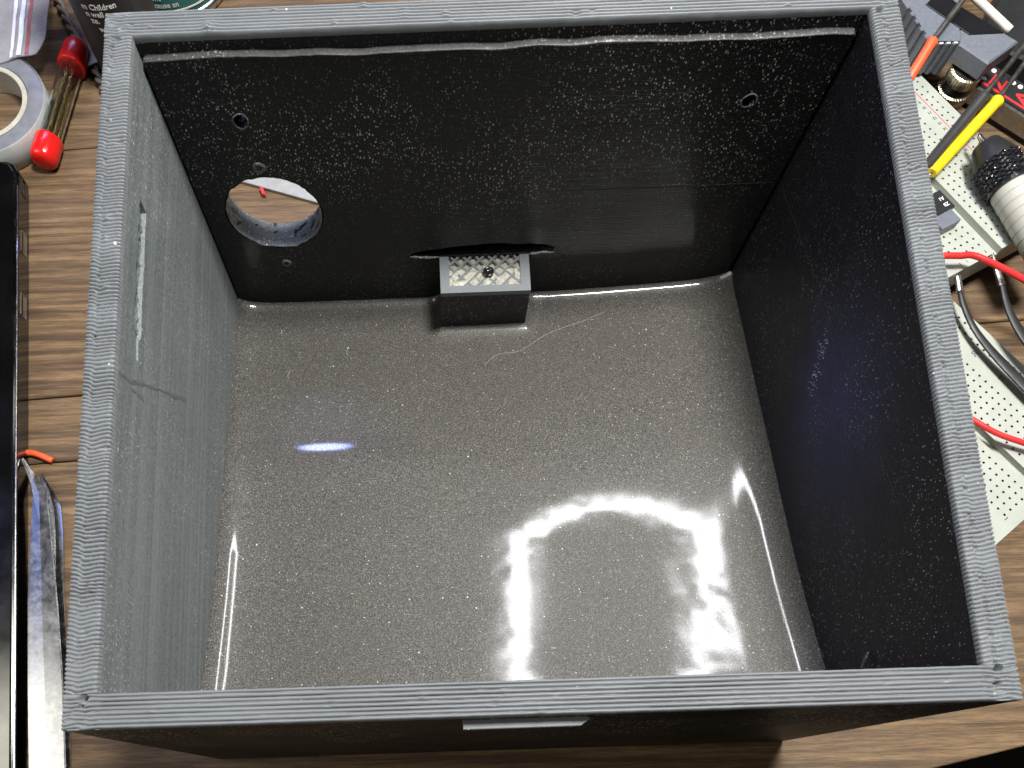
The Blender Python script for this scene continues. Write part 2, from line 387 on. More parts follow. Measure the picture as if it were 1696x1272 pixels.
# back wall, outer shell and the thicker lining below the lid ledge
v, f = plate([(-W2, 0), (W2, 0), (W2, H-1.7), (-W2, H-1.7)], [big, hl, hr, slot], TF-0.04, lambda a, b, c: (a, YI+TF/2+c+0.02, b))
mesh('wall', v, f, 'wall', bx)
top = [(x, 93.0+0.25*math.sin(x*0.09)+0.35*float(vnoise(x*0.13, 3.3))+0.12*float(vnoise(x*0.9, 8.1))) for x in np.linspace(XI-1.2, -XI+0.6, 90)]
v, f = plate([(-XI+0.6, 1.0), (XI-1.2, 1.0)]+top, [ring(-57.5, 47.7, 13.1, 72, 0.006), ring(-59.1, 77.4, 1.95, 14, 0.12), ring(58.9, 77.8, 1.8, 14, 0.2), slot], YI-YB+0.2, lambda a, b, c: (a, (YI+YB)/2+0.1+c, b))
mesh('wall_lining', v, f, 'wall', bx)
# pale ledge bead along the top of the lining
v = []; f = []; N = 170
for i in range(N):
    x = -XI+1.0+(2*XI-2.6)*i/(N-1); zz = 93.2+0.25*math.sin(x*0.09)+0.35*float(vnoise(x*0.13, 3.3)); dr = 1.0+0.45*float(vnoise(x*0.11, 1.7))+0.18*float(vnoise(x*0.7, 5.2))
    for dy, dz in ((0.05, 0.10), (-0.7, 0.10), (-1.45, 0.04), (-1.62, -0.06*dr), (-1.60, -0.2*dr), (-1.4, -0.45*dr)):
        v.append((x, YI+dy+0.04*float(vnoise(x*2.1, dy*3)), zz+dz+0.06*float(vnoise(x*3, dy*2))))
for i in range(N-1):
    for k in range(5): f.append((i*6+k, (i+1)*6+k, (i+1)*6+k+1, i*6+k+1))
mesh('ledge', v, f, 'ledge', bx, smooth=True)
# left wall with the long melted slot, right, front
lslot = [(y, 85.9+0.35*float(vnoise(y*0.5, 2))+(0.9 if y < 6 else 0)) for y in np.linspace(1.0, 36.4, 40)]+[(y, 89.3+0.45*float(vnoise(y*0.6, 9))-(0.7 if y < 8 else 0)) for y in np.linspace(36.9, 1.0, 40)]
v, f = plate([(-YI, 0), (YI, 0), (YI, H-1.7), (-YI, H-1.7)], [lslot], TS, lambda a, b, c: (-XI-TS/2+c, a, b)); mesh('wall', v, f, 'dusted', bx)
v = []; f = []; NY, NZ = 90, 9
for i in range(NY):
    for k in range(NZ):
        y = 0.5+36.6*i/(NY-1); z = 85.2+4.8*k/(NZ-1)
        dp = 1.1+0.5*float(vnoise(y*0.9, z*0.8))+0.35*float(vnoise(y*2.3, z*2))+(1.5 if (abs(y-35.6) < 1 and k > 3) or (abs(y-6) < 0.8 and 3 < k < 7) else 0)
        v.append((-XI-dp*(0.75+0.25*k/(NZ-1)), y, z))
for i in range(NY-1):
    for k in range(NZ-1): f.append((i*NZ+k, (i+1)*NZ+k, (i+1)*NZ+k+1, i*NZ+k+1))
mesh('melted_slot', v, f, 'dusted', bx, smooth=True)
sm = []
for (ya, za, yb, zb) in ((-6.4, 95.5, -5.2, 90.0), (-5.2, 90.0, 0.5, 77.0), (0.5, 77.0, 8.7, 56.5), (-6.6, 89.5, -5.4, 83.0)):
    n_ = 14
    vv = []; ff = []
    for i in range(n_):
        q = i/(n_-1); y = ya+(yb-ya)*q+0.25*float(vnoise(i*0.7, za)); z = za+(zb-za)*q; wd = 0.42+0.3*float(vnoise(i*0.9, yb+5))
        vv += [(-XI+0.02, y-wd, z-wd*0.4), (-XI+0.05, y, z), (-XI+0.02, y+wd, z+wd*0.4)]
    for i in range(n_-1): ff += [(3*i, 3*i+1, 3*i+4, 3*i+3), (3*i+1, 3*i+2, 3*i+5, 3*i+4)]
    sm.append((vv, ff))
v, f = join(*sm); mesh('dark_smear', v, f, 'smear', bx)
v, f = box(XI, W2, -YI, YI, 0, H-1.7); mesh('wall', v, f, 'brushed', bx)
v, f = box(-W2, W2, -D2, -YI, 0, H-1.7); mesh('wall', v, f, 'wall', bx)
a_, b_ = LV-0.6, LV-0.6+SLOPE*(YB+YI+1)
v = [(-XI-1, -YI-1, 0.6), (XI+1, -YI-1, 0.6), (XI+1, YI+1, 0.6), (-XI-1, YI+1, 0.6), (-XI-1, -YI-1, b_), (XI+1, -YI-1, b_), (XI+1, YI+1, a_), (-XI-1, YI+1, a_)]
mesh('ramp_floor', v, box(0, 1, 0, 1, 0, 1)[1], 'wall', bx)

# ---- rim: extruded bead lines as relief
PITCH = 0.8
def bead(ph, A): fr = ph-np.floor(ph); return A*(np.sqrt(np.clip(1-(2*fr-1)**2, 0, 1))-1)
pits = [(-79.6, 68.2, 0.55), (-80.7, 66.6, 0.35), (78.2, 68.2, 0.7), (78.9, 63.9, 0.4), (-78.9, -69.7, 0.7), (79.1, -69.6, 0.65), (-79.2, -71.0, 0.3), (78.7, -72.2, 0.4)]
def pitdepth(X, Y):
    z = np.zeros_like(X)
    for px, py, r in pits:
        d = np.hypot(X-px, (Y-py))/r; z -= 2.2*np.clip(1.25-d, 0, 1)
    return z
def rim_mesh(name, X, Y, Z):
    ax_ = X if np.ptp(X) > 50 else Y
    for k in range(16):
        c1 = rng.uniform(ax_.min()+2, ax_.max()-2); other = Y if ax_ is X else X; c2 = rng.uniform(other.min()+0.6, other.max()-0.6)
        r1, r2 = rng.uniform(0.25, 0.9), rng.uniform(0.25, 0.8); amp = rng.choice([-0.5, -0.35, 0.3, 0.4])
        Z = Z+amp*np.exp(-((ax_-c1)/r1)**2-((other-c2)/r2)**2)
    ny, nx = X.shape; idx = np.arange(nx*ny).reshape(ny, nx)
    v = np.stack([X, Y, Z], -1).reshape(-1, 3)
    f = np.stack([idx[:-1, :-1], idx[:-1, 1:], idx[1:, 1:], idx[1:, :-1]], -1).reshape(-1, 4)
    # skirts
    bord = np.concatenate([idx[0, :], idx[1:, -1], idx[-1, -2::-1], idx[-2:0:-1, 0]]); nb = len(bord)
    low = v[bord].copy(); low[:, 2] = H-1.75; k = len(v); v = np.vstack([v, low]); j = np.arange(nb)
    sk = np.stack([bord, k+j, k+(j+1) % nb, bord[(j+1) % nb]], -1)
    f = np.vstack([f, sk])
    return mesh(name, v, f.tolist(), 'rim', bx, smooth=True, angle=60)
def side_rim(x0, x1, x_shift, amp, slant, seed, inner_right):
    ys = np.arange(-YI+0.02, YI-0.02, 0.1); us = np.linspace(0, 1, 30); U, Y = np.meshgrid(us, ys); X = x0+(x1-x0)*U
    row = Y/PITCH
    jit = 0.16*vnoise(Y*0.30+seed, X*0.4)+0.06*vnoise(Y*1.3+seed, X*1.1)
    s = 1/(1+np.exp(-(U-x_shift+0.05*vnoise(Y*0.8+seed, seed))/0.035))
    ph = row+jit+s*amp*(0.6+0.6*vnoise(Y*0.25+seed, 7.7))+slant*np.where(U > x_shift, 0, (x_shift-U))+0.25*np.sin(U*5)
    A = 0.95*(0.85+0.3*vnoise(Y*0.2, seed))
    Z = H+bead(ph, A)
    seamd = np.exp(-((U-x_shift)/0.05)**2)*np.clip(vnoise(Y*1.25+seed, seed*3)-0.05, 0, 1)*0.9
    Z = Z-seamd+0.025*vnoise(X*3, Y*3)
    e = np.minimum(U, 1-U); Z -= 0.30*np.exp(-e/0.035)
    scal = 0.16*(np.sqrt(np.clip(1-(2*(ph-np.floor(ph))-1)**2, 0, 1))-0.6)
    X = X+np.where(U < 0.06, -1, np.where(U > 0.94, 1, 0))*scal
    return X, Y, Z+pitdepth(X, Y)
X, Y, Z = side_rim(-W2, -XI, 0.28, 0.9, 0.0, 2.0, False); rim_mesh('rim', X, Y, Z)
X, Y, Z = side_rim(XI, W2, 0.36, 0.7, 2.2, 9.0, True); rim_mesh('rim', X, Y, Z)
def end_rim(y0, y1, seed, nicks):
    xs_ = np.arange(-W2, W2+0.01, 0.4); us = np.linspace(0, 1, 66); U, X = np.meshgrid(us, xs_); Y = y0+(y1-y0)*U
    lo = np.clip((np.abs(X)-(XI-1))/3, 0, 1)
    jit = 0.05*vnoise(X*0.04+seed, U*2)+0.025*vnoise(X*0.5+seed, U*5)+lo*0.5*vnoise(X*0.8+seed, U*6)
    ph = U*(y1-y0)/PITCH+jit+0.02
    Z = H+bead(ph, 1.0*(0.9+0.25*vnoise(X*0.08, seed+U*3)))
    Z = Z+0.025*vnoise(X*2, Y*3)
    for nx_, nu, r, dz in nicks: Z += dz*np.exp(-((X-nx_)/r)**2-((U-nu)/0.28)**2)*(0.4+np.abs(vnoise(X*3.1, Y*2.2)))
    e = np.minimum(U, 1-U); Z -= 0.28*np.exp(-e/0.03)
    return X, Y+0.03*vnoise(X*0.9, U*2+seed)*np.exp(-e/0.03), Z+pitdepth(X, Y)
X, Y, Z = end_rim(YI-0.02, D2, 3.0, [(-60.5, 0.25, 1.6, 0.42), (-20, 0.5, 1.0, 0.2)]); rim_mesh('rim', X, Y, Z)
X, Y, Z = end_rim(-D2, -YI+0.02, 5.0, [(78.5, 0.35, 1.2, -0.5)]); rim_mesh('rim', X, Y, Z)

# ---- front outside ledge under the rim
pl = [(-13.2, -75.0), (8.6, -75.0), (9.6, -75.5), (7.6, -76.75), (-13.2, -76.8)]
v, f = prism(pl, 91.6, 93.2, 0.12); mesh('outer_ledge', v, f, 'rim', bx)

# ---- resin pool with a meniscus climbing the walls and the bracket
BXA, BXB, BYA = -13.0, 13.0, 55.6
def axis_pts(lo, hi, inner):
    e = [0, 0.12, 0.28, 0.5, 0.75, 1.05, 1.4, 1.8, 2.3, 2.9, 3.6, 4.4, 5.4, 6.6]
    a = [lo+k for k in e]; b = [hi-k for k in e]; m = list(np.linspace(lo+6.6, hi-6.6, inner))
    return np.array(sorted(set(np.round(a+m[1:-1]+b, 4))))
gx = axis_pts(-XI+0.02, XI-0.02, 190); gy = axis_pts(-YI+0.02, YB-0.02, 165)
extra = [BXA-k for k in (0.02, 0.25, 0.6, 1.1, 1.8)]+[BXB+k for k in (0.02, 0.25, 0.6, 1.1, 1.8)]
gx = np.array(sorted(set(np.round(list(gx)+extra, 4)))); gy = np.array(sorted(set(np.round(list(gy)+[BYA-k for k in (0.02, 0.25, 0.6, 1.1, 1.8)], 4))))
X, Y = np.meshgrid(gx, gy)
d_l = X+XI; d_r = XI-X; d_f = Y+YI; d_b = YB-Y
dbx = np.maximum(np.maximum(BXA-X, X-BXB), 0); dby = np.maximum(BYA-Y, 0); d_br = np.hypot(dbx, dby)
men = 3.3*np.exp(-d_l/4.0)+3.3*np.exp(-d_r/4.0)+1.9*np.exp(-d_b/1.9)+1.9*np.exp(-d_f/1.9)+1.7*np.exp(-d_br/1.6)
men = np.minimum(men, 4.6)
wav = 0.024*vnoise(X/26+3, Y/26)+0.007*vnoise(X/11+8, Y/12)+0.0015*vnoise(X/4.5, Y/4.5)
leg = np.exp(-((X-54)/13)**2-((Y+40)/24)**2)
wav += leg*0.026*vnoise(X/6.8+1, Y/5.4+2)+leg*0.005*vnoise(X/2.6, Y/2.4)
arc = np.exp(-((np.hypot(X-28, (Y+38)*1.0)-27)/6)**2)
wav += arc*(0.010*vnoise(X/4.0+5, Y/3.6)+0.0025*vnoise(X/1.8, Y/1.7))
bowl = 0.0005*np.clip(X+22, 0, None)**2+0.0016*np.clip(-19.2-Y, 0, None)**2+0.00035*np.clip(-X-40, 0, None)**2*np.clip(40-Y, 0, 60)/30
dip = -0.115*(Y-13.5)*np.exp(-((X+47)/26)**2-((Y-13.5)/8)**2)
Z = LV+0.6+SLOPE*(YB-Y)+bowl+dip+men+wav
idx = np.arange(X.size).reshape(X.shape); keep = ~((X[:-1, :-1] >= BXA-0.021) & (X[1:, 1:] <= BXB+0.021) & (Y[:-1, :-1] >= BYA-0.021))
f = np.stack([idx[:-1, :-1], idx[:-1, 1:], idx[1:, 1:], idx[1:, :-1]], -1)[keep]
mesh('resin_pool', np.stack([X, Y, Z], -1).reshape(-1, 3), f.tolist(), 'resin', bx, smooth=True)

# ---- cable bracket against the back wall: block, plate frame, lattice bars, screw
bz = 28.2
v, f = box(BXA, BXB, BYA, YB-0.03, 3.2, bz-1.6); br = mesh('bracket', v, f, 'wall', bx)
fr = lambda x0, x1, y0, y1: box(x0, x1, y0, y1, bz-1.6, bz)
v, f = join(fr(BXA-0.1, BXB+0.1, BYA-0.15, BYA+2.1), fr(BXA-0.1, BXA+2.6, BYA+2.1, YB-0.05), fr(BXB-2.6, BXB+0.1, BYA+2.1, YB-0.05)); mesh('bracket_plate', v, f, 'rim', br)
v = []; f = []; nx, ny = 60, 30
for j in range(ny):
    for i in range(nx):
        x = BXA+2.6+(BXB-BXA-5.2)*i/(nx-1); y = BYA+2.1+(YB-BYA-2.2)*j/(ny-1); d = 0.34+0.42*float(vnoise(x*1.1, y*1.1))+max(0, (y-62.6))*0.42*(1.0+0.9*float(vnoise(x*0.55+4, y*0.5)))
        v.append((x, y, bz-min(d, 1.55)))
for j in range(ny-1):
    for i in range(nx-1): f.append((j*nx+i, j*nx+i+1, (j+1)*nx+i+1, (j+1)*nx+i))
mesh('infill', v, f, 'lattice', br, smooth=True)
x0, x1, y0, y1 = BXA+2.6, BXB-2.6, BYA+2.1, YB-0.1
def clip_line(c, sgn):
    pts = []
    for x in (x0, x1):
        y = sgn*x+c
        if y0-1e-6 <= y <= y1+1e-6: pts.append((x, y))
    for y in (y0, y1):
        x = (y-c)*sgn
        if x0+1e-6 < x < x1-1e-6: pts.append((x, y))
    return pts[:2] if len(pts) >= 2 else None
for sgn in (1, -1):
    for c in np.arange(38, 88, 3.7):
        q = clip_line(c+(0 if sgn > 0 else 1.1), sgn)
        if not q: continue
        a, b = Vector((*q[0], 0)), Vector((*q[1], 0)); d = (b-a)
        if d.length < 1.2: continue
        n = Vector((-d.y, d.x, 0)).normalized()*0.33; zz = bz-0.18 if sgn > 0 else bz-0.26
        v, f = prism([tuple((a+n).xy), tuple((b+n).xy), tuple((b-n).xy), tuple((a-n).xy)], bz-1.2, zz, 0.1); mesh('lattice_bar', v, f, 'rim', br)
sc = (1.0, 61.6, bz-0.4)
v, f = lathe(sc, (0, 0, 1), [(0, 0.7), (0.35, 0.75), (0.5, 1.0), (0.9, 1.55), (1.2, 1.6), (1.35, 1.45), (1.3, 1.1), (0.9, 0.75), (0.8, 0.2)], 20); mesh('screw', v, f, 'black_gloss', br, smooth=True)
# slot lips, dimples, hole burrs
v, f = box(-24, 24, D2-0.4, D2+0.15, 25.5, 36.5); mesh('slot_cover', v, f, 'wall', bx)  # added plate, out of view, keeps outside light from entering the slot
for xa, xb in ((-21.6, -13.3), (13.3, 20.4)):
    pts = [(x, YB-0.25+0.15*float(vnoise(x, 1)), 28.5+0.3*float(vnoise(x*0.8, 4))+(0.05*(x-13) if x > 0 else 0)) for x in np.linspace(xa, xb, 12)]
    v, f = tube(pts, 0.35, 7, 3, [0.2, 0.4, 0.3, 0.45, 0.3, 0.2]); mesh('slot_lip', v, f, 'rough_cut', bx, smooth=True)
def boss(name, x, z, r):
    v, f = lathe((x, YB+0.3, z), (0, -1, 0), [(0, r*1.15), (0.45, r*1.12), (0.75, r*0.9), (0.7, r*0.62), (0.3, r*0.42), (-0.2, r*0.38)], 18, lambda th, d, rr: 0.08*math.sin(3*th+x)); mesh(name, v, f, 'rough_cut', bx, smooth=True)
boss('dimple', -58.0, 63.6, 1.5); boss('dimple', -58.1, 28.1, 1.25)
def burr(cx, cz, r, n, rad):
    pts = [(cx+r*(1+0.1*random.uniform(-1, 1))*math.cos(2*math.pi*i/n), YB-0.05, cz+r*(1+0.12*random.uniform(-1, 1))*math.sin(2*math.pi*i/n)) for i in range(n)]; pts.append(pts[0])
    v, f = tube(pts, rad, 6, 3); mesh('hole_burr', v, f, 'rough_cut', bx, smooth=True)
v = []; f = []; NA, NW = 96, 14
for i in range(NA):
    a = 2*math.pi*i/NA
    for k in range(NW):
        y = YB-0.1+(D2-YB+0.1)*k/(NW-1); r = 12.82-0.28*abs(float(vnoise(i*0.5, k*0.6)))+0.9*max(0, float(vnoise(i*0.55+20, k*0.5+3))-0.45)+0.05*math.sin(k*3)
        v.append((-57.5+r*math.cos(a), y, 47.7+r*math.sin(a)))
for i in range(NA):
    for k in range(NW-1): f.append((i*NW+k, ((i+1) % NA)*NW+k, ((i+1) % NA)*NW+k+1, i*NW+k+1))
mesh('hole_edge', v, f, 'rough_cut', bx, smooth=True)
burr(-59.1, 77.4, 1.9, 12, 0.22); burr(58.9, 77.8, 1.75, 12, 0.2)
# layer seams standing proud on back and right wall
v, f = tube([(19.5, YB-0.02, 52.1), (47, YB-0.03, 52.2), (75, YB-0.02, 52.4)], 0.06, 5, 6); mesh('layer_seam', v, f, 'ledge', bx)
v, f = tube([(XI-0.02, 64.2, 53.1), (XI-0.03, 30, 63.0), (XI-0.02, -38, 82.3)], 0.06, 5, 6); mesh('layer_seam', v, f, 'ledge', bx)
# chalky scuff flakes on the right wall
parts = []
for k in range(70):
    q = random.random(); y = 15.5-9*q+random.gauss(0, 1.0); z = 63-9*q+random.gauss(0, 1.3)
    ln = random.uniform(0.3, 1.1); an = random.uniform(0.3, 1.2); dy, dz = ln*math.cos(an), -ln*math.sin(an)
    n = 0.07
    parts.append(([(XI-0.05, y, z), (XI-0.09, y+dy/2+n, z+dz/2+n), (XI-0.05, y+dy, z+dz), (XI-0.09, y+dy/2-n, z+dz/2-n)], [(0, 1, 2, 3)]))
v, f = join(*parts); o = mesh('scuff', v, f, 'lint', bx); o['kind'] = 'stuff'
# small torn tab low on the right wall
v, f = tube([(XI-0.2, -60, 63), (XI-1.2, -62, 62.5), (XI-1.6, -64.5, 60.5)], 0.5, 8, 5, [0.15, 0.5, 0.4, 0.1]); mesh('torn_tab', v, f, 'ledge', bx, smooth=True)

# ---- lint and crumbs on the resin
def zres(x, y):
    return LV+0.75+SLOPE*(YB-y)+0.0005*max(0, x+22)**2+0.0016*max(0, -19.2-y)**2
parts = []
def hair(pts, r): parts.append(tube([(x, y, zres(x, y)) for x, y in pts], r, 4, 6))
hair([(0, 41.5), (4, 45), (11, 46), (20, 52), (31, 56), (38, 59)], 0.028)
hair([(-66, 48), (-66.4, 46.6), (-66, 45)], 0.035); hair([(-42, 50), (-42.6, 48.5), (-42.3, 47)], 0.03); hair([(-63.5, 58), (-63.2, 57.2), (-63.4, 56.4)], 0.06)
hair([(-60, 42), (-60.6, 40), (-60.3, 39)], 0.03)
crumbs = [(x, -24.3+0.3*math.sin(x)+random.gauss(0, 0.25)) for x in np.linspace(0, 11, 14)]+[(11.5+k, -24.0+0.5*k) for k in (0, 1, 2, 3)]
crumbs += [(53.4, -18.7), (54.6, -19.8), (55.6, -21.2), (60, -44), (-2.6, -23.8)]
crumbs += [(random.uniform(-70, 70), random.uniform(-60, 60)) for _ in range(34)]
for x, y in crumbs:
    if BXA-1 < x < BXB+1 and y > BYA-1: continue
    r = random.uniform(0.07, 0.2); parts.append(lathe((x, y, zres(x, y)-0.15), (random.uniform(-.3, .3), random.uniform(-.3, .3), 1), [(0, r*0.6), (r*0.7, r), (r*1.4, r*0.4)], 5))
v, f = join(*parts); o = mesh('lint_and_crumbs', v, f, 'lint', None, smooth=True, org=(0, 0, LV)); tag(o, 'pale lint hairs and white crumbs scattered over the resin floor', 'lint', kind='stuff')

# ================================================================== left side
# black slab with ports
EX = lambda y: -152.6+(124-y)*(13.6/200.0)
lap = thing('black_device', (-200, 0, 0), 'glossy black slab device with port cutouts along the left edge', 'device')
cor = [(EX(118)+0.0, 118), (EX(118)-0.5, 122.0), (EX(118)-2.2, 124.8), (EX(118)-5, 126)]
poly = [(EX(-140), -140)]+cor+[(-260, 128), (-260, -140)]
v, f = prism(poly, 0.6, 7.2, 0.35); mesh('body', v, f, 'dark_mirror', lap)
poly2 = [(EX(-140)-1.0, -139)]+[(x-1.0, y-1) for x, y in cor]+[(-259, 127), (-259, -139)]
v, f = prism(poly2, 7.2, 8.3, 0.3); mesh('lid', v, f, 'dark_mirror', lap)
pp = [(EX(-140)-0.4, -140)]+[(EX(118)-0.4, 118)]
v, f = tube([(EX(-138)-0.3, -138, 7.3), (EX(0)-0.3, 0, 7.3), (EX(116)-0.3, 116, 7.3)], 0.32, 8, 4); mesh('edge_trim', v, f, 'steel', lap, smooth=True)
def port(ya, yb, mat, za=2.2, zb=5.6, inner=True):
    xx = lambda y, k=0.0: EX(y)+0.06+k
    w_ = 0.35
    fr_ = []
    for (y0_, y1_, z0_, z1_) in ((ya, yb, za, za+w_), (ya, yb, zb-w_, zb), (ya, ya+w_, za, zb), (yb-w_, yb, za, zb)):
        fr_.append(([(xx(y0_, -0.5), y0_, z0_), (xx(y0_, 0.1), y0_, z0_), (xx(y1_, 0.1), y1_, z0_), (xx(y1_, -0.5), y1_, z0_), (xx(y0_, -0.5), y0_, z1_), (xx(y0_, 0.1), y0_, z1_), (xx(y1_, 0.1), y1_, z1_), (xx(y1_, -0.5), y1_, z1_)], [(0, 3, 2, 1), (4, 5, 6, 7), (0, 1, 5, 4), (1, 2, 6, 5), (2, 3, 7, 6), (3, 0, 4, 7)]))
    v, f = join(*fr_); p = mesh('port', v, f, mat, lap)
    if inner:
        v = [(xx(ya+w_, 0.05), ya+w_, za+w_), (xx(yb-w_, 0.05), yb-w_, za+w_), (xx(yb-w_, 0.05), yb-w_, za+2.2), (xx(ya+w_, 0.05), ya+w_, za+2.2)]
        mesh('port_tongue', v, [(0, 1, 2, 3)], 'steel_dull', p)
port(92.6, 101.0, 'steel_dull'); port(69.3, 77.6, 'steel_dull'); port(114.8, 121.2, 'black_matte', 2.6, 5.4, False)

# silver bent-tip tweezers
tw = thing('steel_tweezers', (-135, -60, 0), 'bare steel tweezers with bent tips lying between black device and box', 'tweezers')
L1 = [(-145.3, 19.4), (-142.2, 11.5), (-141.3, 7.7), (-141.2, -1.8), (-140.4, -26.8), (-138.4, -54.5), (-136.6, -76.2), (-134.5, -112)]
R1 = [(-144.6, 19.6), (-141.0, 14.1), (-137.6, 9.0), (-135.6, -2.0), (-131.7, -27.1), (-128.6, -51.3), (-126.3, -76.5), (-124.5, -112)]
def blade(name, Lp, Rp, z, th, tilt, mat):
    n = len(Lp); v = []; f = []
    for i in range(n):
        zz = z[i]
        m = ((Lp[i][0]+Rp[i][0])/2, (Lp[i][1]+Rp[i][1])/2)
        v += [(Lp[i][0], Lp[i][1], zz), (m[0], m[1], zz+tilt), (Rp[i][0], Rp[i][1], zz-tilt*0.6), (Rp[i][0], Rp[i][1], zz-th-tilt*0.6), (Lp[i][0], Lp[i][1], zz-th)]
    for i in range(n-1):
        for k in range(5): f.append((i*5+k, i*5+(k+1) % 5, (i+1)*5+(k+1) % 5, (i+1)*5+k))
    f += [(0, 1, 2, 3, 4), tuple((n-1)*5+k for k in (4, 3, 2, 1, 0))]
    return mesh(name, v, f, mat, tw)
blade('arm', L1, R1, [5.2, 4.4, 4.2, 4.3, 4.4, 4.4, 4.3, 4.0], 0.9, 0.12, 'steel')
L2 = [(-141.2, 15.4), (-139.6, 10.5), (-138.0, 3), (-137, -6), (-136, -26), (-134, -52), (-132, -76), (-130, -112)]
R2 = [(-140.4, 15.8), (-136.2, 9.6), (-133.6, 4.6), (-132.5, -3.0), (-131.2, -20), (-128.0, -50), (-125.6, -76), (-123.8, -112)]
blade('arm', L2, R2, [1.5, 1.6, 1.7, 1.7, 1.7, 1.8, 2.0, 2.6], 0.9, -0.3, 'steel')
v, f = tube([(-146.4, 23.3, 1.1), (-143.5, 22.9, 1.2), (-140.5, 21.7, 1.2), (-137.6, 20.3, 1.1)], 1.0, 12, 5); o = mesh('wire_offcut', v, f, 'orange', None, smooth=True, org=(-142, 22, 0)); tag(o, 'short orange-red wire offcut beside the bent tweezer tips', 'wire')

# tube of drill bits with red end caps
A = Vector((-145.9, 128.0, 4.6)); B = Vector((-136.6, 174.0, 4.9)); ax = (B-A).normalized(); Lt = (B-A).length
tb = thing('glass_tube', (-141, 150, 0), 'clear tube with two red end caps holding thin brass bits', 'tube')
v, f = lathe(A+ax*3, ax, [(0, 3.7), (Lt-6, 3.7), (Lt-6, 3.25), (0, 3.25), (0, 3.7)], 28, cap=False); mesh('barrel', v, f, 'glass', tb, smooth=True, angle=40)
v, f = lathe(A-ax*1.2, ax, [(0, 0.6), (0.1, 2.4), (0.6, 3.7), (1.6, 4.4), (3.2, 4.55), (9.2, 4.5), (9.6, 4.3), (9.6, 3.72)], 28, cap=True); mesh('cap', v, f, 'red_cap', tb, smooth=True)
v, f = lathe(B+ax*1.0, -ax, [(0, 0.6), (0.1, 2.2), (0.6, 3.5), (1.8, 4.2), (3.2, 4.5), (9.8, 4.75), (10.2, 4.6), (10.2, 3.72)], 28, cap=True); mesh('cap', v, f, 'red_cap', tb, smooth=True)
s_, u_, _ = frame_of(ax)
for k, (a_, b_, l0, l1) in enumerate([(-1.9, -1.2, 6, 37), (-0.9, 0.9, 8, 39), (0.3, -1.4, 5, 34), (1.3, 0.7, 9, 38), (2.0, -0.9, 6, 30), (0.2, 1.9, 12, 36)]):
    p = A+ax*l0+s_*a_+u_*b_
    def tw_mod(th, d, r, kk=k): return 0.16*math.cos(2*(th-d*0.9)) if d > 14 else 0
    v, f = lathe(p, ax, [(q, 0.5 if q < (l1-l0)-1 else 0.15) for q in np.linspace(0, l1-l0, 46)], 8, tw_mod)
    o = mesh('drill_bit', v, f, 'brass', None, smooth=True, org=p); tag(o, 'thin brass drill bit inside the clear red-capped tube', 'drill bit', 'bits in the clear tube')

# roll of tape
TC = (-165.5, 147.5)
rt = thing('tape_roll', (TC[0], TC[1], 0), 'roll of grey tape with translucent side below the plastic bag', 'tape')
v, f = lathe((TC[0], TC[1], 0.2), (0, 0, 1), [(0, 20.6), (0.4, 21.0), (8.8, 21.0), (9.2, 20.7)], 72, cap=False); mesh('tape_side', v, f, 'tape_side', rt, smooth=True, angle=50)
v, f = lathe((TC[0], TC[1], 0.4), (0, 0, 1), [(0, 15.2), (0, 20.55), (8.7, 20.55), (8.9, 20.2), (8.7, 15.4), (8.2, 15.2), (0, 15.2)], 72, cap=False); mesh('winding', v, f, 'tape_face', rt, smooth=True, angle=40)
v, f = lathe((TC[0], TC[1], 0.2), (0, 0, 1), [(0, 13.4), (0, 15.1), (9.0, 15.1), (9.2, 14.9), (9.2, 13.6), (9.0, 13.4), (0, 13.4)], 72, cap=False); mesh('core_ring', v, f, 'tape_core', rt, smooth=True, angle=40)

# zip bag draped over the roll
bag = thing('zip_bag', (-160, 178, 0), 'clear zip-lock plastic bag with red line in the top left corner', 'bag')
def bagz(x, y): return 9.9+0.5*float(vnoise(x*0.2, y*0.15))+0.3*float(vnoise(x*0.6, y*0.5))
def sheet(name, x_of, y0, y1, nx, ny, dz, mat):
    v = []; f = []
    for lay in (0, 1):
        for j in range(ny):
            y = y0+(y1-y0)*j/(ny-1)
            for i in range(nx):
                xa, xb = x_of(y); x = xa+(xb-xa)*i/(nx-1)
                yy = y+(-0.26*(x+148) if y < 171 else 0)*-1*0 + 0.25*(x+148)*max(0, 1-(y-y0)/12)
                v.append((x, yy, bagz(x, yy)+dz-lay*0.12*(1 if mat != 'film' else 3)))
    k = nx*ny
    for lay in (0, 1):
        for j in range(ny-1):
            for i in range(nx-1): f.append(tuple(q+lay*k for q in (j*nx+i, j*nx+i+1, (j+1)*nx+i+1, (j+1)*nx+i)))
    b = [j*nx for j in range(ny)]+[(ny-1)*nx+i for i in range(1, nx)]+[j*nx+nx-1 for j in range(ny-2, -1, -1)]+[i for i in range(nx-2, 0, -1)]
    for i in range(len(b)): a, c = b[i], b[(i+1) % len(b)]; f.append((a, c, c+k, a+k))
    return mesh(name, v, f, mat, bag, smooth=True, angle=50)
rx_ = lambda y: -145.4-3.2*max(0, (173-y)/7.5)**1.6
sheet('film', lambda y: (-205, rx_(y)), 165.9, 240, 40, 40, 0, 'film')
sheet('zip_rib', lambda y: (-157.0, -155.9), 166.2, 240, 4, 40, 0.25, 'film_zip')
sheet('zip_rib', lambda y: (-154.6, -153.2), 166.2, 240, 4, 40, 0.25, 'film_zip')
sheet('red_line', lambda y: (-152.0, -150.8), 166.2, 240, 4, 40, 0.12, 'film_red')

